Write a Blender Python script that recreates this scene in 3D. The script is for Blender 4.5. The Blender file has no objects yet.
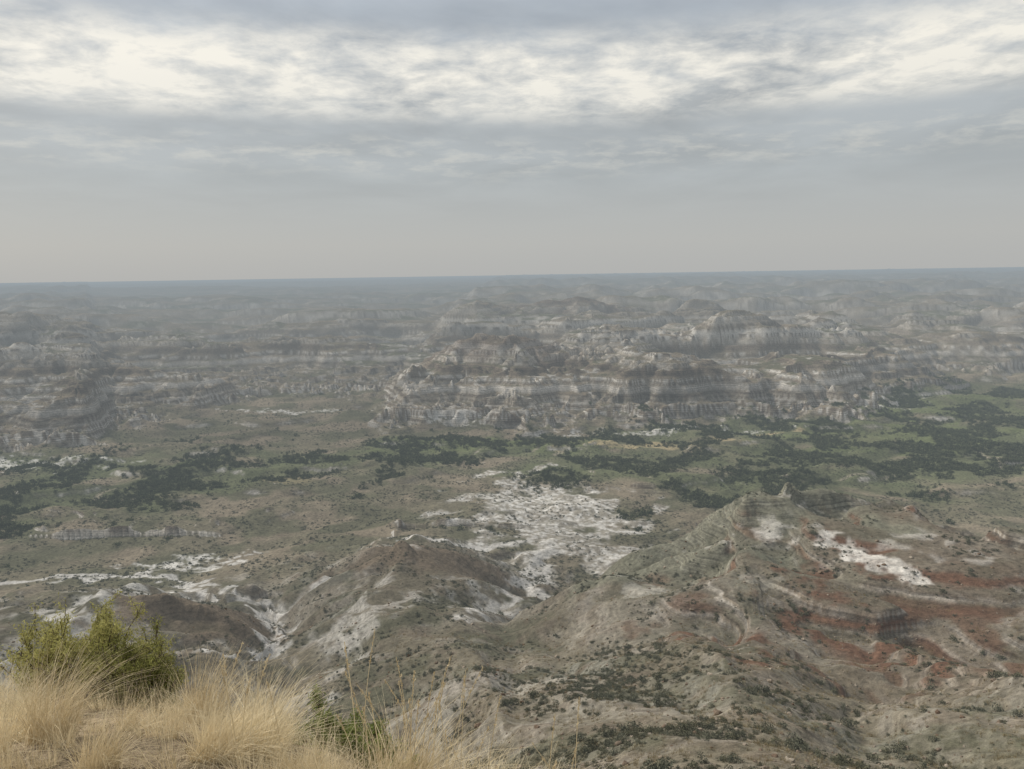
import bpy, math, numpy as np
from mathutils import Matrix, Vector
import time
T0=time.time()
rng=np.random.default_rng(7)
F=np.float32
# ---------------------------------------------------------------- noise
_perm=rng.permutation(512).astype(np.int32)
_ga=rng.random(512)*2*np.pi
_gx=np.cos(_ga).astype(F); _gy=np.sin(_ga).astype(F)
def pn(x,y,seed=0):
    x=np.asarray(x,dtype=np.float64)+seed*37.17; y=np.asarray(y,dtype=np.float64)+seed*11.73
    xi=np.floor(x); yi=np.floor(y)
    fx=(x-xi).astype(F); fy=(y-yi).astype(F)
    xi=xi.astype(np.int32); yi=yi.astype(np.int32)
    u=fx*fx*fx*(fx*(fx*6-15)+10); v=fy*fy*fy*(fy*(fy*6-15)+10)
    a=_perm[xi&511]; b=_perm[(xi+1)&511]
    h00=_perm[(a+yi)&511]; h10=_perm[(b+yi)&511]; h01=_perm[(a+yi+1)&511]; h11=_perm[(b+yi+1)&511]
    n00=_gx[h00]*fx+_gy[h00]*fy
    n10=_gx[h10]*(fx-1)+_gy[h10]*fy
    n01=_gx[h01]*fx+_gy[h01]*(fy-1)
    n11=_gx[h11]*(fx-1)+_gy[h11]*(fy-1)
    r=(n00*(1-u)+n10*u)
    return (r+((n01*(1-u)+n11*u)-r)*v)*1.5
def fbm(x,y,o=4,seed=0,g=0.5):
    s=0;a=1.0;t=0
    for i in range(o):
        s=s+a*pn(x*2**i,y*2**i,seed+i*3); t+=a; a*=g
    return s/t*1.4
def ss(a,b,x):
    t=np.clip((x-a)/(b-a),0,1); return t*t*(3-2*t)
def gully(x,y,dx,dy,seed):
    xi=np.floor(x); yi=np.floor(y); fx=(x-xi).astype(F); fy=(y-yi).astype(F)
    xi=xi.astype(np.int32); yi=yi.astype(np.int32)
    va=np.zeros_like(fx); vx=np.zeros_like(fx); vy=np.zeros_like(fx); wt=np.zeros_like(fx)
    for i in (-1,0,1):
        for j in (-1,0,1):
            h=_perm[(_perm[(xi-i+seed)&511]+yi-j)&511]
            px=fx+i-(_gx[h]*0.25+0.5); py=fy+j-(_gy[h]*0.25+0.5)
            w=np.exp(-(px*px+py*py)*2.2)
            m=(px*dx+py*dy)*6.283
            va+=np.cos(m)*w; s=np.sin(m)*w
            vx-=s*dx; vy-=s*dy; wt+=w
    return va/wt,vx/wt,vy/wt
def pdist(x,y,P):
    d=np.full(np.shape(x),1e9)
    for a,b in zip(P[:-1],P[1:]):
        ab=b-a; t=np.clip(((x-a[0])*ab[0]+(y-a[1])*ab[1])/(ab@ab),0,1)
        d=np.minimum(d,np.hypot(x-a[0]-t*ab[0],y-a[1]-t*ab[1]))
    return d
# ---------------------------------------------------------------- macro terrain
px_cols=np.array([-200,0,130,260,380,480,560,650,720,800,900,1024,1250.])
az_cols=np.degrees(np.arctan((px_cols-512)/740))
Dk=np.array([0.3,4,6,8,10,15,30,50,80,110,150,190,230,265,310])
Z=np.array([
[98.4,97.4,96.8,96.2,95.3,90,79,66,52,42,32,28,17,6,2],
[98.4,97.4,96.8,96.1,95.1,89,77,63,48,38,31,26,16,6,2],
[98.4,97.4,96.7,95.9,94.5,88,76,62,46,36,29,25,19,6,1],
[98.4,97.3,96.4,95.1,92.9,87,75,61,45,35,24,15,9,5,1],
[98.4,97.1,96.0,93.7,91.7,86,75,62,47,38,31,25,17,6,1],
[98.4,96.9,95.3,93,91,87,77,66,55,46,33,23,15,5,1],
[98.4,96.8,95.0,93,91,87,78,67.5,56,46,32,17,6,3,1],
[98.4,96.8,95.0,93,91,87,78.5,68.5,57,48,39,31,13,5,1],
[98.4,96.8,95.0,93,91,87.5,79,69,58,49,43,42,22,7,1],
[98.4,96.8,95.0,93,91,88,79.5,70,58,48,42,46,28,10,1],
[98.4,96.8,95.0,93,91,88,80,70.5,58,48,42,45,30,12,1],
[98.4,96.8,95.0,93,91,88,80.5,71,60,51,45,44,30,12,1],
[98.4,96.8,95.0,93,91,88,81,72,62,55,50,45,32,14,2]])
NA,ND=260,420
ag=np.linspace(az_cols[0],az_cols[-1],NA); lg=np.linspace(math.log(0.3),math.log(310),ND)
T1=np.array([np.interp(lg,np.log(Dk),Z[i]) for i in range(len(az_cols))])
T2=np.array([np.interp(ag,az_cols,T1[:,j]) for j in range(ND)]).T
def blur(A,n,axis):
    k=np.hanning(n+2)[1:-1]; k/=k.sum()
    return np.apply_along_axis(lambda r:np.convolve(np.pad(r,(n//2,n//2),mode='edge'),k,mode='valid'),axis,A)
T2=blur(blur(T2,15,0),9,1)
def near(x,y):
    r=np.hypot(x,y); az=np.degrees(np.arctan2(x,y))
    w=ss(25,120,r)
    az=az+w*fbm(x/60,y/60,3,11)*3.0
    r2=r*(1+w*fbm(x/70,y/70,3,12)*0.10)
    fa=np.clip((az-ag[0])/(ag[1]-ag[0]),0,NA-1.001); fd=np.clip((np.log(np.maximum(r2,0.3))-lg[0])/(lg[1]-lg[0]),0,ND-1.001)
    ia=fa.astype(int); idd=fd.astype(int); ta=fa-ia; td=fd-idd
    z=(T2[ia,idd]*(1-ta)+T2[ia+1,idd]*ta)*(1-td)+(T2[ia,idd+1]*(1-ta)+T2[ia+1,idd+1]*ta)*td
    return z*(1-ss(310,420,r2))
spur=np.array([(-104,216),(-93,158),(-88,122)],float)
drain=[np.array([(-112,246),(-98,226),(-84,212),(-74,213),(-64,206),(-52,214)],float),
       np.array([(-58,150),(-56,168),(-60,190),(-70,208)],float),
       np.array([(-190,236),(-150,244),(-112,246)],float),
       np.array([(-40,250),(-20,262),(2,272)],float),
       np.array([(-8,160),(-3,185),(4,215),(12,262)],float)]
bx=np.array([-3000,-700,-330,-268,-240,-225,-110,-78,-20,57,150,235,290,380,460,700,3000.])
by=np.array([300,400,418,436,450,525,555,500,488,480,484,492,567,657,700,790,1100.])
def base(x,y):
    x=np.asarray(x,dtype=np.float64); y=np.asarray(y,dtype=np.float64)
    z=near(x,y)
    yy=y+fbm(x/70,y/70,3,21)*34*(1-.6*ss(-200,-260,x))+fbm(x/24,y/24,2,22)*7
    s=yy-np.interp(x,bx,by)
    A=ss(-14,14,x+.54*y)*(1-ss(-112,-84,x))
    hv=1+.4*fbm(x/80,y/400,2,24)
    cl=(11*ss(0,28,s)+18*ss(28,92,s))*hv
    ap=20*ss(0,280,s)
    f=cl*(1-A)+ap*A
    s0=np.maximum(s,0)
    f=f+np.interp(s0,[0,60,400,1000,2500,5500,12000,40000],[0,0,6,19,42,59,65,67])
    m1=fbm(x/480,y/230,4,31); m2=fbm(x/230,y/120,3,32); m3=fbm(x/100,y/65,3,33)
    rel=18*ss(-.20,.28,m1)+12*ss(-.14,.28,m2)+(6-4*ss(300,900,s))*ss(-.08,.32,m3)-18
    far=1-0.58*ss(900,2600,s)-0.36*ss(3000,7000,s)
    f=f+rel*ss(40,240,s)*far*(1-.45*A*(1-ss(200,450,s)))
    f=f+fbm(x/1400,y/700,3,41)*13*ss(700,2500,s)*(1-0.92*ss(3000,8000,s))
    def butte(cx,cy,rx,ry,h,edge=0.35):
        q=np.hypot((x-cx)/rx,(y-cy)/ry)+fbm(x/40,y/40,3,51)*0.35
        return h*(1-ss(1-edge,1+edge,q))
    b=butte(-5,650,58,44,14,0.6)+butte(85,1120,85,60,14,.5)+butte(-570,900,60,50,22,.7)+butte(-250,820,90,40,9,.6)+butte(250,760,110,30,8,.6)
    b=b+butte(-560,560,60,40,10,.6)+butte(-330,620,90,26,9,.6)+butte(260,1020,60,50,12,.6)
    z=z+f*(s>0)+b
    fl=(1-ss(6,20,z))
    z=z+fl*(fbm(x/45,y/45,3,61)*2.2+3.5*ss(.05,.5,fbm(x/60,y/40,3,62))*(y>290))
    def knoll(cx,cy,rx,ry,h):
        return h*np.exp(-(((x-cx)/rx)**2+((y-cy)/ry)**2)*1.3)
    z=z+knoll(-29,218,28,20,4)+knoll(-72,172,20,15,7)+knoll(-50,186,12,12,3)+knoll(-60,135,16,16,4)+knoll(50,178,18,15,4)+knoll(74,196,24,15,3)+knoll(112,185,20,20,3)+knoll(12,165,14,14,4)+knoll(32,190,16,14,5)+knoll(-115,180,20,20,4)
    z=z+4.0*np.exp(-(pdist(x,y,spur)/10)**2)
    q=x-(-2+0.06*(y-150)); z=z-2.5*np.exp(-(q/12)**2)*ss(110,150,y)*(1-ss(210,260,y))
    for P in drain[:2]: z=z-2.2*np.exp(-(pdist(x,y,P)/5)**2)
    return z
riv=[np.array([(-420,300),(-320,330),(-200,345),(-150,388),(-60,430),(0,441),(32,420),(60,365),(110,350),(190,365),(260,400),(340,430),(500,450)],float),
     np.array([(90,458),(180,470),(260,520),(350,590),(470,640),(700,690)],float),
     np.array([(-330,405),(-250,410),(-205,404),(-150,395)],float),
     np.array([(110,405),(200,412),(300,470),(420,520),(560,560)],float)]
def rivd(x,y):
    wx=x+fbm(x/50,y/50,2,71)*26; wy=y+fbm(x/50,y/50,2,72)*26
    return [pdist(wx,wy,P) for P in riv]
def spacing(r): return np.where(r<1200,.0036,.0072)*r
def height(x,y):
    x=np.asarray(x,dtype=np.float64); y=np.asarray(y,dtype=np.float64)
    r=np.hypot(x,y)
    z=base(x,y); e=1.5+0.004*r
    gx=(base(x+e,y)-z)/e; gy=(base(x,y+e)-z)/e
    gm=np.hypot(gx,gy)+1e-4
    k=np.minimum(1,gm/0.30)/gm
    dx=(gy*k).astype(F); dy=(-gx*k).astype(F)
    azd=np.degrees(np.arctan2(x,y))
    ter=ss(8,14,azd)*ss(90,125,r)*(1-ss(230,270,r))
    amp=ss(14,90,r)*(0.36+0.36*ss(250,420,r)+.22*ter)*(1-0.68*ss(520,1200,r))
    flo=ss(2,9,z)
    tot=np.zeros(x.shape,F); hx=np.zeros(x.shape,F); hy=np.zeros(x.shape,F)
    a=4.8; sc=36.0; sp=spacing(r)
    nearf=1-ss(220,300,r)
    for o in range(5):
        ddx=dx+hy*0.5; ddy=dy-hx*0.5
        v,vx,vy=gully(x/sc,y/sc,ddx,ddy,o*17+5)
        fade=1-ss(0.07,0.22,sp/sc)
        tot+=(v-1)*a*fade; hx+=vx*a/4.8; hy+=vy*a/4.8
        a*=0.47; sc*=0.5
    z=z+tot*amp*flo
    w=z+fbm(x/90,y/90,2,81)*2.0
    P=5.2
    z=z-0.7*np.sin(w*6.283/P)*P/6.283*ss(260,330,r)*ss(4,10,z)*(1-ss(900,1800,r))
    P=1.7
    z=z-0.85*np.sin(w*6.283/P)*P/6.283*(ter+.15*ss(60,120,r)*nearf*(1-ter))*ss(4,10,z)
    z=z+fbm(x/5,y/5,3,82)*0.34*ss(10,40,r)*(1-ss(400,700,r))+fbm(x/0.9,y/0.9,3,83)*0.06*ss(2,5,r)*(1-ss(60,120,r))
    rd=rivd(x,y)
    z=z-1.2*(1-ss(1.0,9.0,rd[0]))*(1-ss(4,9,z))
    return z
# ---------------------------------------------------------------- grid
rr=np.concatenate([np.geomspace(0.02,3,18)[:-1],np.geomspace(3,25,160)[:-1],np.geomspace(25,250,440)[:-1],np.geomspace(250,1200,470)[:-1],np.geomspace(1200,6000,220)[:-1],np.geomspace(6000,60000,50)])
az=np.radians(np.concatenate([np.arange(-180,-60,3),np.arange(-60,-37,0.45),np.arange(-37,37,0.072),np.arange(37,60,0.45),np.arange(60,180,3)]))
R,Azz=np.meshgrid(rr,az,indexing='ij')
X=R*np.sin(Azz); Y=R*np.cos(Azz)
nr,na=X.shape
H=np.empty(X.shape)
st=150
for i in range(0,nr,st):
    H[i:i+st]=height(X[i:i+st],Y[i:i+st])
print('height',time.time()-T0,X.size)
def slopes():
    Px=np.gradient(X,axis=0);Py=np.gradient(Y,axis=0);Pz=np.gradient(H,axis=0)
    Qx=np.gradient(X,axis=1);Qy=np.gradient(Y,axis=1);Qz=np.gradient(H,axis=1)
    nx=Py*Qz-Pz*Qy; ny=Pz*Qx-Px*Qz; nz=Px*Qy-Py*Qx
    return np.hypot(nx,ny)/np.maximum(np.abs(nz),1e-9)
SL=slopes()
def boxb(A,n):
    c=np.cumsum(np.pad(A,((n+1,n),(0,0)),mode='edge'),axis=0); A=(c[2*n+1:]-c[:-2*n-1])/(2*n+1)
    c=np.cumsum(np.pad(A,((0,0),(n+1,n)),mode='edge'),axis=1); return (c[:,2*n+1:]-c[:,:-2*n-1])/(2*n+1)
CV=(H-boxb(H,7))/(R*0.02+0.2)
def mixc(C,c,m):
    m=np.clip(m,0,1)[...,None]; return C*(1-m)+np.asarray(c)*m
def ell(x,y,cx,cy,rx,ry,rot=0,n=0.3,sc=12):
    c,s=math.cos(rot),math.sin(rot); u=(x-cx)*c+(y-cy)*s; v=-(x-cx)*s+(y-cy)*c
    q=np.hypot(u/rx,v/ry)+fbm(x/sc,y/sc,4,91)*n*1.6
    return 1-ss(0.75,1.2,q)
pr=np.random.default_rng(5)
pal=np.array([(.42,.39,.345),(.28,.25,.205),(.175,.145,.11),(.32,.285,.235),(.12,.098,.076),(.24,.21,.165),(.47,.445,.40),(.21,.18,.14),(.35,.32,.275),(.155,.125,.095)])
seq=pal[pr.integers(0,len(pal),240)]*pr.uniform(.85,1.12,(240,1))
seqn=(pal[pr.integers(0,len(pal),240)]*.62+np.array([.16,.135,.10])*.38)*pr.uniform(.72,.98,(240,1))
def look(sq,t):
    t=np.clip(t,0,238); i=t.astype(int); ft=ss(0.3,0.7,t-i)[...,None]
    return sq[i]*(1-ft)+sq[i+1]*ft
def colour(x,y,z,sl,cv):
    r=np.hypot(x,y); azd=np.degrees(np.arctan2(x,y))
    w=z+fbm(x/90,y/90,2,81)*2.0
    st_=look(seq,w/1.15); stn=look(seqn,w/.42)
    fd=(1-ss(350,900,r))
    n1=fbm(x/35,y/35,4,101); n2=fbm(x/7,y/7,3,102)*fd; n3=fbm(x/120,y/120,3,103)
    nearw=1-ss(230,290,r)
    flat=np.broadcast_to(np.array([.165,.14,.10]),x.shape+(3,)).copy()
    flat=mixc(flat,(.22,.18,.13),ss(-.1,.4,n1)); flat=mixc(flat,(.105,.10,.065),ss(-.08,.28,n2+n3*.9))
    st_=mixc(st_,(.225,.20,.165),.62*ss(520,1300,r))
    st_=st_*(.80+.32*ss(-.25,.25,fbm(x/150,y/90,3,151)))[...,None]
    bare=ss(.24,.62,sl+n2*.15+n1*.12+.04*ss(700,2000,r))
    C=flat*(1-bare[...,None])+st_*bare[...,None]
    mud=np.broadcast_to(np.array([.15,.132,.096]),x.shape+(3,)).copy()
    mud=mixc(mud,(.215,.195,.155),ss(.0,.4,n1)*.8); mud=mixc(mud,(.095,.093,.062),ss(-.08,.28,fbm(x/20,y/20,4,104))*.85)
    mud=mixc(mud,(.11,.087,.067),ss(.1,.4,n2)*.5)
    ter=ss(8,14,azd)*ss(90,125,r)
    mud=mixc(mud,st_,bare*.22*(1-ter)); mud=mixc(mud,stn,ter*(.3+.65*bare))
    C=mixc(C,mud,nearw*.97)
    ds=pdist(x+n2*8,y+n2*8,spur)
    o1=(1-ss(5,14,ds+n1*8))*ss(115,135,r)+(ell(x,y,-34,160,7,26,.0,1.0,7)*.6+ell(x,y,-12,182,8,12,0,1.,8)*.55+ell(x,y,-12,205,10,12,0,1.,8)*.35+ell(x,y,-46,128,9,9,0,1.,8)*.3)*(.4+.6*bare)
    C=mixc(C,(.40,.385,.35),o1*ss(-.2,.2,n2+bare*.3-.05))
    C=mixc(C,(.155,.122,.088),ell(x,y,-72,172,20,16,0,.4)*.9+ell(x,y,-27,218,28,19,0,.4)*.9)
    C=mixc(C,(.165,.165,.122),ell(x,y,50,180,36,34,.2,.4,20)*.7)
    # iron-stained beds: thin continuous bands that follow the bedding
    bandr=ss(.05,.75,np.sin(w*6.283/2.5+n1*.8))
    rm=ell(x,y,76,132,46,40,0.3,.5,14)*(.55+.45*ss(-.25,.1,fbm(x/22,y/22,3,111)))
    C=mixc(C,(.125,.062,.038),rm*bandr*.9)
    C=mixc(C,(.14,.095,.068),rm*.28)
    fl=(1-ss(5,12,z))*ss(225,290,r)*(1-ss(.5,.9,sl))
    g=np.broadcast_to(np.array([.155,.138,.096]),x.shape+(3,)).copy()
    g=mixc(g,(.205,.172,.125),ss(-.15,.25,n1)); g=mixc(g,(.108,.106,.068),ss(-.1,.25,fbm(x/30,y/30,4,121))*.85)
    C=mixc(C,g,fl)
    rd=rivd(x,y); dm=np.minimum.reduce(rd)
    C=mixc(C,(.105,.118,.062),fl*(1-ss(8,48,dm+n1*30))*.8)
    mead=ell(x,y,-35,452,42,16,.1,.5,14)+ell(x,y,40,440,30,12,0,.5,14)+ell(x,y,230,455,70,34,.3,.6,20)+ell(x,y,-175,420,14,8,0,.4)+ell(x,y,320,540,60,40,.5,.6,20)
    C=mixc(C,(.13,.148,.068),mead*fl*.7)
    yel=ell(x,y,92,441,46,7,.05,.6,12)+ell(x,y,-112,372,13,12,0,.3)*.4+ell(x,y,150,468,30,4,.1,.4)
    C=mixc(C,(.36,.295,.175),yel*fl*.9)
    C=mixc(C,(.30,.26,.20),fl*(1-ss(.6,1.8,rd[0]))*ss(-.05,.2,n3+n1)*.7)
    sp=fbm(x/2.6,y/2.6,3,131)+.6*fbm(x/11,y/11,3,132)
    w0=ell(x,y,14,308,30,60,.18,.8,16)
    C=mixc(C,(.28,.255,.215),w0*.8)
    wash=w0*ss(-.3,.5,sp)
    wash2=(ell(x,y,-112,262,16,9,.2,.8,7)+ell(x,y,-285,418,52,13,-.05,.7,10)+ell(x,y,285,556,26,12,.8,.7,10)+ell(x,y,95,478,56,6,.03,.9,8)+ell(x,y,-150,575,50,6,0,.8,9)+ell(x,y,-30,505,26,6,0,.8,9))*ss(-.3,.35,sp)
    C=mixc(C,(.56,.54,.50),(wash*.9+wash2*.85)*(1-ss(12,22,z)))
    dd=np.full(x.shape,1e9)
    for P in drain: dd=np.minimum(dd,pdist(x+n2*7+n1*5,y+n2*7,P))
    C=mixc(C,(.50,.48,.445),(1-ss(.9,4.0,dd+sp*1.5))*.9)
    gp=ss(.16,.36,fbm(x/16,y/16,4,141)+.25*(-cv).clip(-1,1))*(1-ss(.3,.6,sl))*ss(120,180,r)*(1-fl)
    C=mixc(C,(.46,.435,.395),gp*(.45+.3*ss(300,400,r))*ss(-.1,.15,n2)*(1-ss(1000,2000,r)))
    wp=ell(x,y,70,148,3.4,12,.35,.6,5)+.6*ell(x,y,58,168,3,5,.2,.7,4)
    C=mixc(C,(.56,.53,.48),wp*(.8+.5*sp).clip(0,1))
    C=mixc(C,(.34,.32,.275),ell(x,y,26,148,5,6,.3,.5,5)*.7)
    C=mixc(C,(.13,.10,.078),ell(x,y,-5,650,58,44,0,.3,20)*.65+ell(x,y,85,1120,95,70,0,.3,20)*.7)
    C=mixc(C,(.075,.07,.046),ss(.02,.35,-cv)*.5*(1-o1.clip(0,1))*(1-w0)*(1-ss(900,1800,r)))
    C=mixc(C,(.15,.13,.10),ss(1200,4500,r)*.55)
    rim=(1-ss(8,18,r))
    C=mixc(C,(.24,.19,.13),rim)
    C=C*(1+((0.22-.02*nearw)*n2+.22*n3)[...,None])
    return np.clip(C,.02,.8),bare*(1-.6*nearw*(1-ter))*(1-ss(450,1000,r))
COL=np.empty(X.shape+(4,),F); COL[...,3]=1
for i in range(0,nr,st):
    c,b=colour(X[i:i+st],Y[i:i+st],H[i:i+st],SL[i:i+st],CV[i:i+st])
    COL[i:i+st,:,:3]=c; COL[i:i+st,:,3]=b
print('colour',time.time()-T0)
# ---------------------------------------------------------------- helpers
scene=bpy.context.scene
def link(o): scene.collection.objects.link(o); return o
def mk_mesh(name,co,quads=None):
    me=bpy.data.meshes.new(name)
    me.vertices.add(len(co)); me.vertices.foreach_set('co',np.ascontiguousarray(co,dtype=F).ravel())
    if quads is not None and len(quads):
        li=np.ascontiguousarray(quads,dtype=np.int32).ravel(); n=len(quads)
        me.loops.add(len(li)); me.loops.foreach_set('vertex_index',li)
        me.polygons.add(n); me.polygons.foreach_set('loop_start',np.arange(n,dtype=np.int32)*4)
        me.polygons.foreach_set('use_smooth',np.ones(n,bool))
    me.update(calc_edges=True)
    return me
class NT:
    def __init__(s,tree): s.t=tree; tree.nodes.clear()
    def n(s,typ,inp=None,**kw):
        nd=s.t.nodes.new(typ)
        for k,v in kw.items(): setattr(nd,k,v)
        if inp:
            for k,v in inp.items():
                if isinstance(v,bpy.types.NodeSocket): s.t.links.new(v,nd.inputs[k])
                else: nd.inputs[k].default_value=v
        return nd
    def m(s,op,a,b=0.0,c=0.0,clamp=False):
        nd=s.n('ShaderNodeMath',{0:a,1:b,2:c},operation=op); nd.use_clamp=clamp; return nd.outputs[0]
    def ramp(s,fac,stops,interp='LINEAR'):
        nd=s.n('ShaderNodeValToRGB',{0:fac}); cr=nd.color_ramp; cr.interpolation=interp
        while len(cr.elements)<len(stops): cr.elements.new(0.5)
        for e,(p,c) in zip(cr.elements,stops):
            e.position=p; e.color=(c,c,c,1) if not hasattr(c,'__len__') else tuple(c)+(1,)
        return nd.outputs[0]
    def mix(s,f,a,b,bt='MIX'):
        nd=s.n('ShaderNodeMix',data_type='RGBA',blend_type=bt)
        for k,v in ((0,f),(6,a),(7,b)):
            if isinstance(v,bpy.types.NodeSocket): s.t.links.new(v,nd.inputs[k])
            else: nd.inputs[k].default_value=v if k==0 else tuple(v)+(1,)
        return nd.outputs[2]
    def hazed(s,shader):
        # haze painted onto the surface as emission, growing with distance from the fixed lookout
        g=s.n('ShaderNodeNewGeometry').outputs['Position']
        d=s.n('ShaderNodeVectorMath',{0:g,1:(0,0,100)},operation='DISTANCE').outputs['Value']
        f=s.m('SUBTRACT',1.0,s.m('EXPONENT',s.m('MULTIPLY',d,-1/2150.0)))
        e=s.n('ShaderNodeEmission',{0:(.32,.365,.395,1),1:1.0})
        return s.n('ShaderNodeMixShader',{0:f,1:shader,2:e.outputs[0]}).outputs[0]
def newmat(name):
    m=bpy.data.materials.new(name); m.use_nodes=True; return m,NT(m.node_tree)
mt,N=newmat('badlands_ground')
att=N.n('ShaderNodeAttribute',attribute_name='Col')
geo=N.n('ShaderNodeNewGeometry'); pos=geo.outputs['Position']
sep=N.n('ShaderNodeSeparateXYZ',{0:pos})
nA=N.n('ShaderNodeTexNoise',{'Vector':pos,'Scale':.9,'Detail':5.0,'Roughness':.68})
nB=N.n('ShaderNodeTexNoise',{'Vector':pos,'Scale':9.0,'Detail':3.0,'Roughness':.7})
nW=N.n('ShaderNodeTexNoise',{'Vector':pos,'Scale':.06,'Detail':2.0})
zz=N.m('ADD',N.m('MULTIPLY',sep.outputs[2],1.7),N.m('MULTIPLY',nW.outputs[0],4.0))
nS=N.n('ShaderNodeTexNoise',noise_dimensions='1D'); N.t.links.new(zz,nS.inputs['W']); nS.inputs['Scale'].default_value=1.0; nS.inputs['Detail'].default_value=2.0; nS.inputs['Roughness'].default_value=.7
sf=N.ramp(nS.outputs[0],[(.35,.60),(.5,1.0),(.65,1.32)])
c1=N.mix(N.m('MULTIPLY',att.outputs['Alpha'],.8),att.outputs['Color'],N.mix(1.0,att.outputs['Color'],sf,'MULTIPLY'))
c2=N.mix(1.0,c1,N.ramp(nA.outputs[0],[(.3,.56),(.5,1.0),(.7,1.36)]),'MULTIPLY')
c3=N.mix(1.0,c2,N.ramp(nB.outputs[0],[(.3,.64),(.5,1.0),(.7,1.30)]),'MULTIPLY')
b1=N.n('ShaderNodeBump',{'Height':nA.outputs[0],'Strength':.8,'Distance':.5})
b2=N.n('ShaderNodeBump',{'Height':nB.outputs[0],'Strength':.6,'Distance':.06,'Normal':b1.outputs[0]})
bs=N.n('ShaderNodeBsdfDiffuse',{0:c3,1:.4,2:b2.outputs[0]})
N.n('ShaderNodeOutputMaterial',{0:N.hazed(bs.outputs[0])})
idx=np.arange(nr*na,dtype=np.int32).reshape(nr,na); nx=np.roll(idx,-1,axis=1)
q=np.stack([idx[:-1],nx[:-1],nx[1:],idx[1:]],-1).reshape(-1,4)[:,::-1]
me=mk_mesh('terrain',np.stack([X,Y,H],-1).reshape(-1,3),q)
ca=me.attributes.new('Col','FLOAT_COLOR','POINT'); ca.data.foreach_set('color',COL.ravel())
me.materials.append(mt); terrain=link(bpy.data.objects.new('badlands_terrain',me))
print('terrain',time.time()-T0)
def surf(x,y):
    x=np.asarray(x,float);y=np.asarray(y,float)
    fr=np.interp(np.hypot(x,y),rr,np.arange(nr)); fa=np.interp(np.arctan2(x,y),az,np.arange(na))
    i=np.minimum(fr.astype(int),nr-2); j=np.minimum(fa.astype(int),na-2); a=fr-i; b=fa-j
    z=(H[i,j]*(1-b)+H[i,j+1]*b)*(1-a)+(H[i+1,j]*(1-b)+H[i+1,j+1]*b)*a
    return z,SL[i,j]
# ---------------------------------------------------------------- foliage templates
def leafmat(name,ca_,cb,trans=.25,haze=True):
    m,N=newmat(name)
    oi=N.n('ShaderNodeObjectInfo'); g=N.n('ShaderNodeNewGeometry')
    rnd=N.m('ADD',N.m('MULTIPLY',oi.outputs['Random'],.55),N.m('MULTIPLY',g.outputs['Random Per Island'],.45))
    c=N.mix(rnd,ca_,cb)
    d=N.n('ShaderNodeBsdfDiffuse',{0:c}).outputs[0]
    if trans>0:
        t=N.n('ShaderNodeBsdfTranslucent',{0:c}); d=N.n('ShaderNodeMixShader',{0:trans,1:d,2:t.outputs[0]}).outputs[0]
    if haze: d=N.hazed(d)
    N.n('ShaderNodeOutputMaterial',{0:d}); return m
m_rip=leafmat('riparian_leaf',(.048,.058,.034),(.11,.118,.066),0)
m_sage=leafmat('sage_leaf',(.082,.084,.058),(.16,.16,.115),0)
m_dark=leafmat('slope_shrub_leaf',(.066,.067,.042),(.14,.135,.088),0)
m_green=leafmat('green_shrub_leaf',(.17,.18,.05),(.44,.41,.16),.3,False)
m_green2=leafmat('low_green_leaf',(.13,.17,.045),(.28,.30,.10),.3,False)
m_straw=leafmat('dry_grass_blade',(.46,.365,.215),(.86,.76,.54),.25,False)
m_straw2=leafmat('slope_grass_blade',(.19,.155,.095),(.32,.265,.16),0,False)
m_wood,N=newmat('shrub_bark'); 
nn=N.n('ShaderNodeTexNoise',{'Scale':30.0}); bb=N.n('ShaderNodeBsdfDiffuse',{0:N.ramp(nn.outputs[0],[(.3,(.09,.07,.05)),(.7,(.2,.17,.13))])}); N.n('ShaderNodeOutputMaterial',{0:bb.outputs[0]})
m_rock,N=newmat('stone'); 
nn=N.n('ShaderNodeTexNoise',{'Scale':6.0,'Detail':5.0}); oi=N.n('ShaderNodeObjectInfo')
cc=N.mix(oi.outputs['Random'],(.12,.085,.062),(.28,.245,.20)); cc=N.mix(1.0,cc,N.ramp(nn.outputs[0],[(.3,.6),(.7,1.3)]),'MULTIPLY')
bb=N.n('ShaderNodeBsdfDiffuse',{0:cc}); N.n('ShaderNodeOutputMaterial',{0:bb.outputs[0]})
def leafcards(P,size,rg,asp=.5,up=None):
    n=len(P); d=rg.normal(size=(n,3)); 
    if up is not None: d=d+up
    d/=np.linalg.norm(d,axis=1)[:,None]
    e=np.cross(d,rg.normal(size=(n,3))); e/=np.linalg.norm(e,axis=1)[:,None]
    s=size*rg.uniform(.6,1.4,(n,1)); a=d*s; b=e*s*asp
    V=np.stack([P-a*.5,P+b*.5,P+a*.5,P-b*.5],1).reshape(-1,3)
    return V,np.arange(4*n).reshape(-1,4)
def shrub_tpl(name,mat,seed,n,leaf,hh,ncl):
    rg=np.random.default_rng(seed)
    c=rg.normal(size=(ncl,3)); c/=np.linalg.norm(c,axis=1)[:,None]; c*=rg.uniform(.15,.42,(ncl,1)); c[:,2]=np.abs(c[:,2])*hh*1.5+.08
    rad=rg.uniform(.10,.24,ncl)
    k=rg.integers(0,ncl,n); v=rg.normal(size=(n,3)); v/=np.linalg.norm(v,axis=1)[:,None]
    P=c[k]+v*rad[k][:,None]*rg.uniform(.5,1.05,(n,1)); P[:,2]=np.abs(P[:,2])
    V,Q=leafcards(P,leaf,rg)
    me=mk_mesh(name,V,Q); me.materials.append(mat); return bpy.data.objects.new(name,me)
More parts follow.
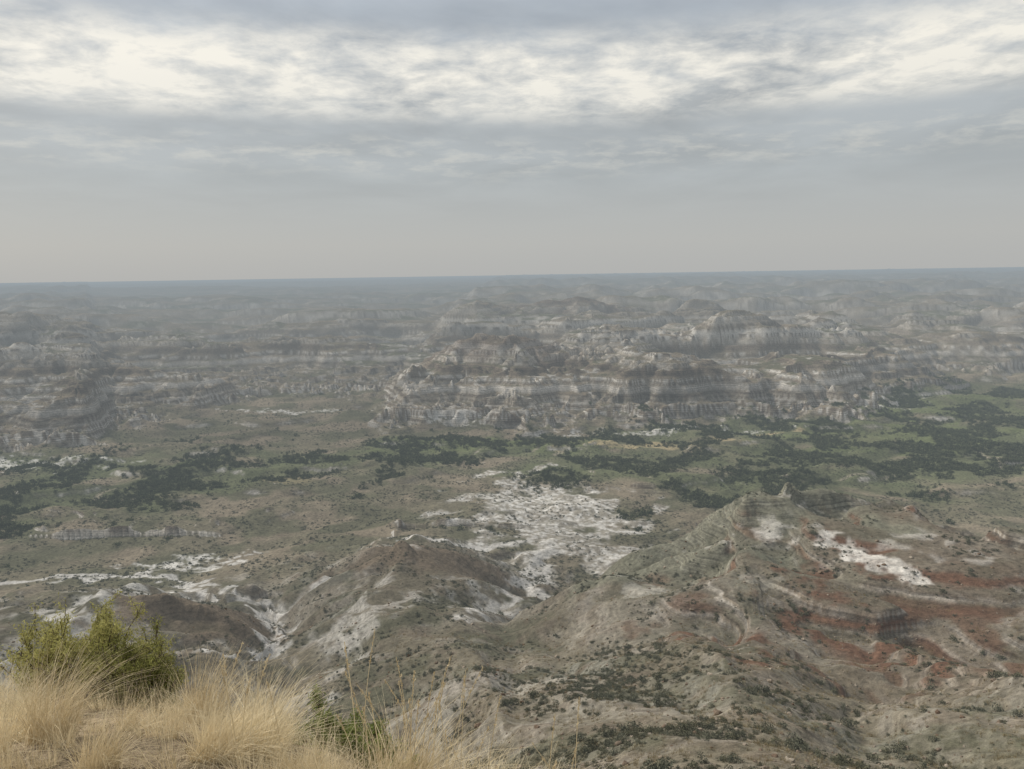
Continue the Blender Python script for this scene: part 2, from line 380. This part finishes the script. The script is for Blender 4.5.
def strip(P,W,side):
    n,k,_=P.shape
    L=P-side[:,None]*W[...,None]*.5; Rr=P+side[:,None]*W[...,None]*.5
    V=np.stack([L,Rr],2).reshape(-1,3)
    b=(np.arange(n)*k*2)[:,None]+(np.arange(k-1)*2)[None]
    Q=np.stack([b,b+1,b+3,b+2],-1).reshape(-1,4); return V,Q
def blades(n,rg,h0,h1,spread,w,lean,root):
    k=6; a=rg.uniform(0,2*np.pi,n); r0=root*np.sqrt(rg.random(n))
    B=np.stack([np.cos(a)*r0,np.sin(a)*r0,np.full(n,-.04)],1)
    hgt=rg.uniform(h0,h1,n); a2=a+rg.normal(0,.7,n)
    out=np.stack([np.cos(a2),np.sin(a2),0*a],1)*np.abs(rg.normal(0,spread,n))[:,None]*hgt[:,None]+np.array(lean)*hgt[:,None]*rg.uniform(.3,1.2,(n,1))
    t=np.linspace(0,1,k)
    P=B[:,None]+out[:,None]*(t**2.0)[None,:,None]
    droop=np.linalg.norm(out,axis=1)*.35
    P[...,2]+=hgt[:,None]*t-droop[:,None]*t**3
    W=w*rg.uniform(.6,1.3,(n,1))*(1-t*.85)[None]
    s=rg.normal(size=(n,3))*[1,1,.15]; s/=np.linalg.norm(s,axis=1)[:,None]
    return strip(P,W,s)
def grass_tpl(name,mat,seed,n,h0,h1,spread,w,lean=(.25,0,0),root=.09):
    V,Q=blades(n,np.random.default_rng(seed),h0,h1,spread,w,lean,root)
    me=mk_mesh(name,V,Q); me.materials.append(mat); return bpy.data.objects.new(name,me)
import bmesh
def rock_tpl(name,seed):
    bm=bmesh.new(); bmesh.ops.create_icosphere(bm,subdivisions=2,radius=.5); rg=np.random.default_rng(seed)
    for v in bm.verts:
        p=v.co; k=1+.28*math.sin(p.x*7+seed)*math.cos(p.y*6+seed*2)+rg.uniform(-.1,.1)
        v.co=Vector((p.x*k*1.2,p.y*k*.9,p.z*k*.6))
    me=bpy.data.meshes.new(name); bm.to_mesh(me); bm.free(); me.materials.append(m_rock); return bpy.data.objects.new(name,me)
def scatter(name,pts,scl,tpls,rg,sz=None,tilt=.12,spin=6.283):
    n=len(pts)
    col=bpy.data.collections.new(name+'_parts')
    for o in tpls: col.objects.link(o)
    me=mk_mesh(name,pts)
    rot=np.stack([rg.normal(0,tilt,n),rg.normal(0,tilt,n),rg.uniform(0,spin,n)],1).astype(F)
    S=np.stack([scl,scl,scl*(rg.uniform(.8,1.2,n) if sz is None else sz)],1).astype(F)
    a=me.attributes.new('rot','FLOAT_VECTOR','POINT'); a.data.foreach_set('vector',rot.ravel())
    a=me.attributes.new('scl','FLOAT_VECTOR','POINT'); a.data.foreach_set('vector',S.ravel())
    a=me.attributes.new('idx','INT','POINT'); a.data.foreach_set('value',rg.integers(0,len(tpls),n).astype(np.int32))
    ob=link(bpy.data.objects.new(name,me))
    ng=bpy.data.node_groups.new(name+'_gn','GeometryNodeTree')
    ng.interface.new_socket('Geometry',in_out='INPUT',socket_type='NodeSocketGeometry'); ng.interface.new_socket('Geometry',in_out='OUTPUT',socket_type='NodeSocketGeometry')
    gi=ng.nodes.new('NodeGroupInput'); go=ng.nodes.new('NodeGroupOutput')
    ci=ng.nodes.new('GeometryNodeCollectionInfo'); ci.inputs['Collection'].default_value=col; ci.inputs['Separate Children'].default_value=True; ci.inputs['Reset Children'].default_value=True
    ip=ng.nodes.new('GeometryNodeInstanceOnPoints')
    def na_(nm,dt):
        x=ng.nodes.new('GeometryNodeInputNamedAttribute'); x.data_type=dt; x.inputs['Name'].default_value=nm; return x.outputs['Attribute']
    L=ng.links.new
    L(gi.outputs[0],ip.inputs['Points']); L(ci.outputs[0],ip.inputs['Instance']); ip.inputs['Pick Instance'].default_value=True
    L(na_('idx','INT'),ip.inputs['Instance Index']); L(na_('scl','FLOAT_VECTOR'),ip.inputs['Scale'])
    e=ng.nodes.new('FunctionNodeEulerToRotation'); L(na_('rot','FLOAT_VECTOR'),e.inputs[0]); L(e.outputs[0],ip.inputs['Rotation'])
    L(ip.outputs[0],go.inputs[0])
    md=ob.modifiers.new('scatter','NODES'); md.node_group=ng
    print(name,n)
    return ob
def polar(n,d0,d1,a0,a1,rg,pw=2.0):
    u=rg.random(n); d=(d0**pw+(d1**pw-d0**pw)*u)**(1/pw); a=np.radians(rg.uniform(a0,a1,n))
    return d*np.sin(a),d*np.cos(a),d,a
def put(x,y,sink=.05):
    z,sl=surf(x,y)
    return np.stack([x,y,z-sink],1),sl
rg=np.random.default_rng(21)
# riparian shrubs
x,y,d,a=polar(120000,280,760,-42,42,rg)
rd=rivd(x,y); dm=np.minimum.reduce(rd)
cl=fbm(x/36,y/36,4,201)
p=(1-ss(6,44,dm-cl*48))*ss(-.18,.12,cl)*.95 + .012*(cl>.1)
k=rg.random(len(x))<p; P,sl=put(x[k],y[k],.3); kk=(P[:,2]<11)&(sl<.7); P=P[kk]
scatter('riparian_shrubs',P,rg.uniform(1.5,4.6,len(P)),[shrub_tpl('willow_clump.%03d'%i,m_rip,i+1,150,.14,.55,9) for i in range(4)],rg)
# sage on the flats and beyond
x,y,d,a=polar(140000,225,950,-42,42,rg,1.2)
cl=fbm(x/22,y/22,4,211); wash=ell(x,y,14,308,32,60,.18,.8,16)
p=ss(-.35,.25,cl)*(.75-.3*wash)*(1-.5*ss(500,700,y))
k=rg.random(len(x))<p; P,sl=put(x[k],y[k],.12); kk=(rg.random(len(P))<np.where(P[:,2]<12,1,.3))&(sl<.5); P=P[kk]
scatter('sagebrush_flats',P,rg.uniform(.6,1.6,len(P)),[shrub_tpl('sage_clump.%03d'%i,m_sage,i+11,80,.18,.4,6) for i in range(4)],rg)
# sage and shrubs on the near slopes
x,y,d,a=polar(120000,14,240,-42,42,rg,1.35)
cl=fbm(x/16,y/16,4,221); azd=np.degrees(a)
den=ss(-.15,.4,cl)*.34+.5*np.exp(-((d-68)/36)**2)*np.exp(-((azd-6)/14)**2)*ss(-.5,.2,cl)
k=rg.random(len(x))<den; P,sl=put(x[k],y[k],.06); kk=(sl<1.2)&(rg.random(len(P))<(1-.7*ss(.5,1.0,sl))); P=P[kk]
scatter('slope_sagebrush',P,rg.gamma(3.0,.20,len(P)).clip(.25,1.9),[shrub_tpl('slope_shrub.%03d'%i,m_dark if i%2 else m_sage,i+31,360,.085,.42,12) for i in range(6)],rg)
x,y,d,a=polar(34000,10.5,150,-42,42,rg,1.2)
k=rg.random(len(x))<ss(-.3,.2,fbm(x/6,y/6,3,231))*.8; P,sl=put(x[k],y[k],.02); P=P[sl<1.3]
scatter('slope_grass',P,rg.uniform(.5,1.4,len(P)),[grass_tpl('slope_tuft.%03d'%i,m_straw2,i+51,30,.15,.38,.45,.014,(.05,0,0),.14) for i in range(3)],rg)
x,y,d,a=polar(9000,8,200,-42,42,rg,1.2); P,sl=put(x,y,0)
scatter('scattered_stones',P,rg.gamma(1.5,.12,len(P)).clip(.06,1.0),[rock_tpl('stone_piece.%03d'%i,i+3) for i in range(3)],rg,tilt=.4)
# foreground dry grass on the rim
x,y,d,a=polar(3600,2.4,11.5,-50,12,rg,1.2)
azd=np.degrees(a); edge=np.interp(azd,[-50,-34,-27,-20,-10,-3,3,8,12],[11.2,10.6,9.8,8.4,6.6,5.2,4.6,3.9,3.0])
c=fbm(x/.8,y/.8,3,241)
k=(d<edge+rg.normal(0,.2,len(d)))&(rg.random(len(d))<ss(-.02,.3,c)*.95+.05)
k&=np.hypot(x+4.25,y-7.45)>.7
k&=np.hypot(x+1.3,y-5.6)>.5
P,sl=put(x[k],y[k],0)
scatter('dry_grass',P,rg.uniform(.35,1.05,len(P)),[grass_tpl('grass_tuft.%03d'%i,m_straw,i+61,70,.14,.46,.5,.0048,(.1,0,0),.08) for i in range(5)],rg,tilt=.12)
x,y,d,a=polar(1500,2.6,11.5,-48,8,rg,1.2)
k=(d<np.interp(np.degrees(a),[-50,-34,-27,-20,-10,-3,3,8],[11.2,10.6,9.8,8.4,6.4,4.9,4.0,3.0])); P,sl=put(x[k],y[k],0)
scatter('grass_litter',P,rg.uniform(.5,1.0,len(P)),[grass_tpl('litter_tuft.%03d'%i,m_straw2,i+161,40,.04,.14,1.6,.005,(.1,0,0),.16) for i in range(3)],rg,tilt=.2)
tx=np.array([-1.75,-1.95,-3.4,-3.9,-1.95,-.5,-.15,.15,-.75,-4.6,-2.6,-5.3,-4.9,-2.75,-.3]); ty=np.array([4.9,5.4,5.2,5.5,4.6,4.5,4.5,4.5,4.5,7.0,4.4,7.6,6.6,6.3,4.9])
P,_=put(tx,ty,.02)
scatter('grass_tussock',P,rg.uniform(.95,1.35,len(P)),[grass_tpl('tussock.%03d'%i,m_straw,i+81,420,.28,.58,.6,.0045,(.35,-.1,0),.12) for i in range(3)],rg,tilt=.05,spin=1.2)
def seedstems():
    r2=np.random.default_rng(3); V=[];Q=[];o=0
    for (cx,cy,n) in [(-.62,4.5,16),(-.45,4.7,8),(-.95,4.3,5),(.2,4.3,6),(-1.7,4.3,6)]:
        X0=cx+r2.normal(0,.12,n); Y0=cy+r2.normal(0,.12,n); Z0,_=surf(X0,Y0)
        h=r2.uniform(.55,1.05,n); ln=r2.normal(0.02,.13,(n,2)); k=9; t=np.linspace(0,1,k)
        P=np.zeros((n,k,3)); P[...,0]=X0[:,None]+ln[:,0:1]*t**2; P[...,1]=Y0[:,None]+ln[:,1:2]*t**2; P[...,2]=Z0[:,None]+h[:,None]*t
        W=np.full((n,k),.0042); s=np.tile([[1,.2,0]],(n,1)); v,q=strip(P,W,s); V.append(v);Q.append(q+o);o+=len(v)
        for i in range(n):
            m=26; tt=r2.uniform(.80,1.0,m); c=np.stack([np.interp(tt,t,P[i,:,j]) for j in range(3)],1)+r2.normal(0,.004,(m,3))
            v,q=leafcards(c,.022,r2,.3,np.array([0,0,3.])); V.append(v);Q.append(q+o);o+=len(v)
    me=mk_mesh('seed_stems',np.concatenate(V),np.concatenate(Q)); me.materials.append(m_straw); return link(bpy.data.objects.new('wheatgrass_stems',me))
seedstems()
# ---------------------------------------------------------------- foreground shrubs
def shrub(name,cx,cy,w,h,nb,nl,leaf,seed,mat):
    r2=np.random.default_rng(seed); z0=float(surf(np.array([cx]),np.array([cy]))[0][0])
    V=[];Q=[];o=0;LP=[]
    def tube(P,R):
        nonlocal o
        k=len(P); ns=5; d=np.gradient(P,axis=0); d/=np.linalg.norm(d,axis=1)[:,None]+1e-9
        u=np.cross(d,[.3,.9,.1]); u/=np.linalg.norm(u,axis=1)[:,None]; v=np.cross(d,u)
        a=np.arange(ns)*2*np.pi/ns
        vv=P[:,None]+(u[:,None]*np.cos(a)[None,:,None]+v[:,None]*np.sin(a)[None,:,None])*R[:,None,None]
        b=np.arange(k-1)[:,None]*ns+np.arange(ns)[None]; b2=np.arange(k-1)[:,None]*ns+(np.arange(ns)+1)[None]%ns
        V.append(vv.reshape(-1,3)); Q.append(np.stack([b,b2,b2+ns,b+ns],-1).reshape(-1,4)+o); o+=k*ns
    nj=10
    for i in range(nb):
        a=r2.uniform(0,6.283); th=math.acos(1-r2.random()*.93)
        L=r2.uniform(.74,1.06)
        end=np.array([math.cos(a)*math.sin(th)*w*.5,math.sin(a)*math.sin(th)*w*.45,max(.12,math.cos(th))*h])*L; t=np.linspace(0,1,8)[:,None]
        st0=np.array([r2.normal(0,.08),r2.normal(0,.08),-.05])
        P=st0+end*np.concatenate([t**.9,t**.9,t**1.0],1)+np.cumsum(r2.normal(0,.018,(8,3)),0)
        tube(P,np.linspace(.015,.004,8))
        for j in range(nj):
            f=r2.uniform(.4,1); b=np.array([np.interp(f*7,np.arange(8),P[:,q]) for q in range(3)])
            dr=end/np.linalg.norm(end)*.5+np.array([0,0,.5])+r2.normal(0,.5,3); dr[2]=abs(dr[2]); dr/=np.linalg.norm(dr); l2=h*r2.uniform(.10,.20)
            tt=np.linspace(0,1,5)[:,None]; P2=b+dr*l2*tt+np.cumsum(r2.normal(0,.008,(5,3)),0); tube(P2,np.linspace(.005,.002,5))
            m=int(nl/(nb*nj)); ff=r2.uniform(.1,1.1,m)[:,None]; LP.append(b+dr*l2*ff+r2.normal(0,.026,(m,3)))
    nw=sum(len(q) for q in Q); LP=np.concatenate(LP); v,q=leafcards(LP,leaf,r2,.26,np.array([0,0,.9])); V.append(v);Q.append(q+o)
    me=mk_mesh(name,np.concatenate(V),np.concatenate(Q)); me.materials.append(m_wood); me.materials.append(mat)
    mi=np.zeros(len(me.polygons),np.int32); mi[nw:]=1; me.polygons.foreach_set('material_index',mi)
    ob=link(bpy.data.objects.new(name,me)); ob.location=(cx,cy,z0-.03); return ob
shrub('greasewood_shrub',-4.45,7.6,1.65,1.32,90,60000,.037,5,m_green)
shrub('greasewood_shrub',-3.9,7.35,.9,.95,44,20000,.034,6,m_green)
shrub('green_sage_shrub',-1.42,5.75,.8,.42,34,14000,.032,8,m_green2)
shrub('green_sage_shrub',-1.02,5.5,.5,.3,16,5000,.03,9,m_green2)
print('plants',time.time()-T0)
# ---------------------------------------------------------------- world
sun_el,sun_az=math.radians(38),math.radians(-58)
w=bpy.data.worlds.new('World'); scene.world=w; w.use_nodes=True
N=NT(w.node_tree)
tc=N.n('ShaderNodeTexCoord'); sp=N.n('ShaderNodeSeparateXYZ',{0:tc.outputs['Generated']})
x_,y_,z_=sp.outputs
zc=N.m('MAXIMUM',z_,0.0); iz=N.m('ADD',zc,.10)
pv=N.n('ShaderNodeCombineXYZ',{0:N.m('DIVIDE',x_,iz),1:N.m('DIVIDE',y_,iz),2:0.0}).outputs[0]
n1=N.n('ShaderNodeTexNoise',{'Vector':pv,'Scale':.95,'Detail':6.0,'Roughness':.55,'Distortion':.3}).outputs[0]
n2=N.n('ShaderNodeTexNoise',{'Vector':pv,'Scale':4.6,'Detail':6.0,'Roughness':.64,'Distortion':.2}).outputs[0]
n3=N.n('ShaderNodeTexNoise',{'Vector':pv,'Scale':.4,'Detail':2.0,'Roughness':.5}).outputs[0]
zw=N.m('ADD',zc,N.m('MULTIPLY',N.m('SUBTRACT',n3,.5),.05))
basec=N.ramp(zc,[(0,(.485,.49,.48)),(.04,(.50,.505,.49)),(.12,(.45,.48,.49)),(.19,(.44,.47,.485)),(.32,(.45,.50,.555)),(.6,(.56,.59,.62)),(1,(.72,.74,.77))])
blot=N.mix(N.ramp(zc,[(.06,0.),(.2,1.)]),(1,1,1),N.ramp(n1,[(.38,.86),(.62,1.14)]))
c=N.mix(1.0,basec,blot,'MULTIPLY')
band=N.ramp(zw,[(.175,0),(.21,.9),(.25,1),(.30,.05)],'EASE')
cl=N.ramp(N.m('ADD',N.m('MULTIPLY',n1,.5),N.m('MULTIPLY',n2,.5)),[(.41,0.1),(.49,.5),(.57,1)])
c=N.mix(N.m('MULTIPLY',band,cl),c,(.98,.94,.84))
band2=N.ramp(zw,[(.11,0),(.145,1),(.16,.8),(.18,0)],'EASE')
c=N.mix(N.m('MULTIPLY',N.m('MULTIPLY',band2,N.ramp(n2,[(.47,0),(.65,1)])),.5),c,(.70,.69,.63))
sky=N.n('ShaderNodeTexSky',sky_type='NISHITA'); sky.sun_disc=False; sky.sun_elevation=sun_el; sky.sun_rotation=sun_az
sky.dust_density=3
b1=N.n('ShaderNodeBackground',{0:sky.outputs[0],1:.07}); b2=N.n('ShaderNodeBackground',{0:c,1:1.0})
mx=N.n('ShaderNodeMixShader',{0:.90,1:b1.outputs[0],2:b2.outputs[0]})
N.n('ShaderNodeOutputWorld',{0:mx.outputs[0]})
sd=bpy.data.lights.new('sun','SUN'); sd.energy=4.5; sd.angle=math.radians(7); sd.color=(1,.94,.85)
so=link(bpy.data.objects.new('sun',sd))
dv=Vector((math.sin(sun_az)*math.cos(sun_el),math.cos(sun_az)*math.cos(sun_el),math.sin(sun_el)))
so.rotation_euler=dv.to_track_quat('Z','Y').to_euler(); so.location=(0,0,200)
# ---------------------------------------------------------------- camera
cd=bpy.data.cameras.new('camera'); cd.sensor_width=36; cd.lens=773/1024*36; cd.clip_start=.05; cd.clip_end=200000
co=link(bpy.data.objects.new('camera',cd))
co.matrix_world=Matrix.Translation((0,0,100))@Matrix.Rotation(math.radians(90-8.06),4,'X')@Matrix.Rotation(math.radians(-.9),4,'Z')
scene.camera=co
scene.view_settings.view_transform='Standard'; scene.view_settings.look='None'; scene.view_settings.exposure=0
print('done',time.time()-T0)
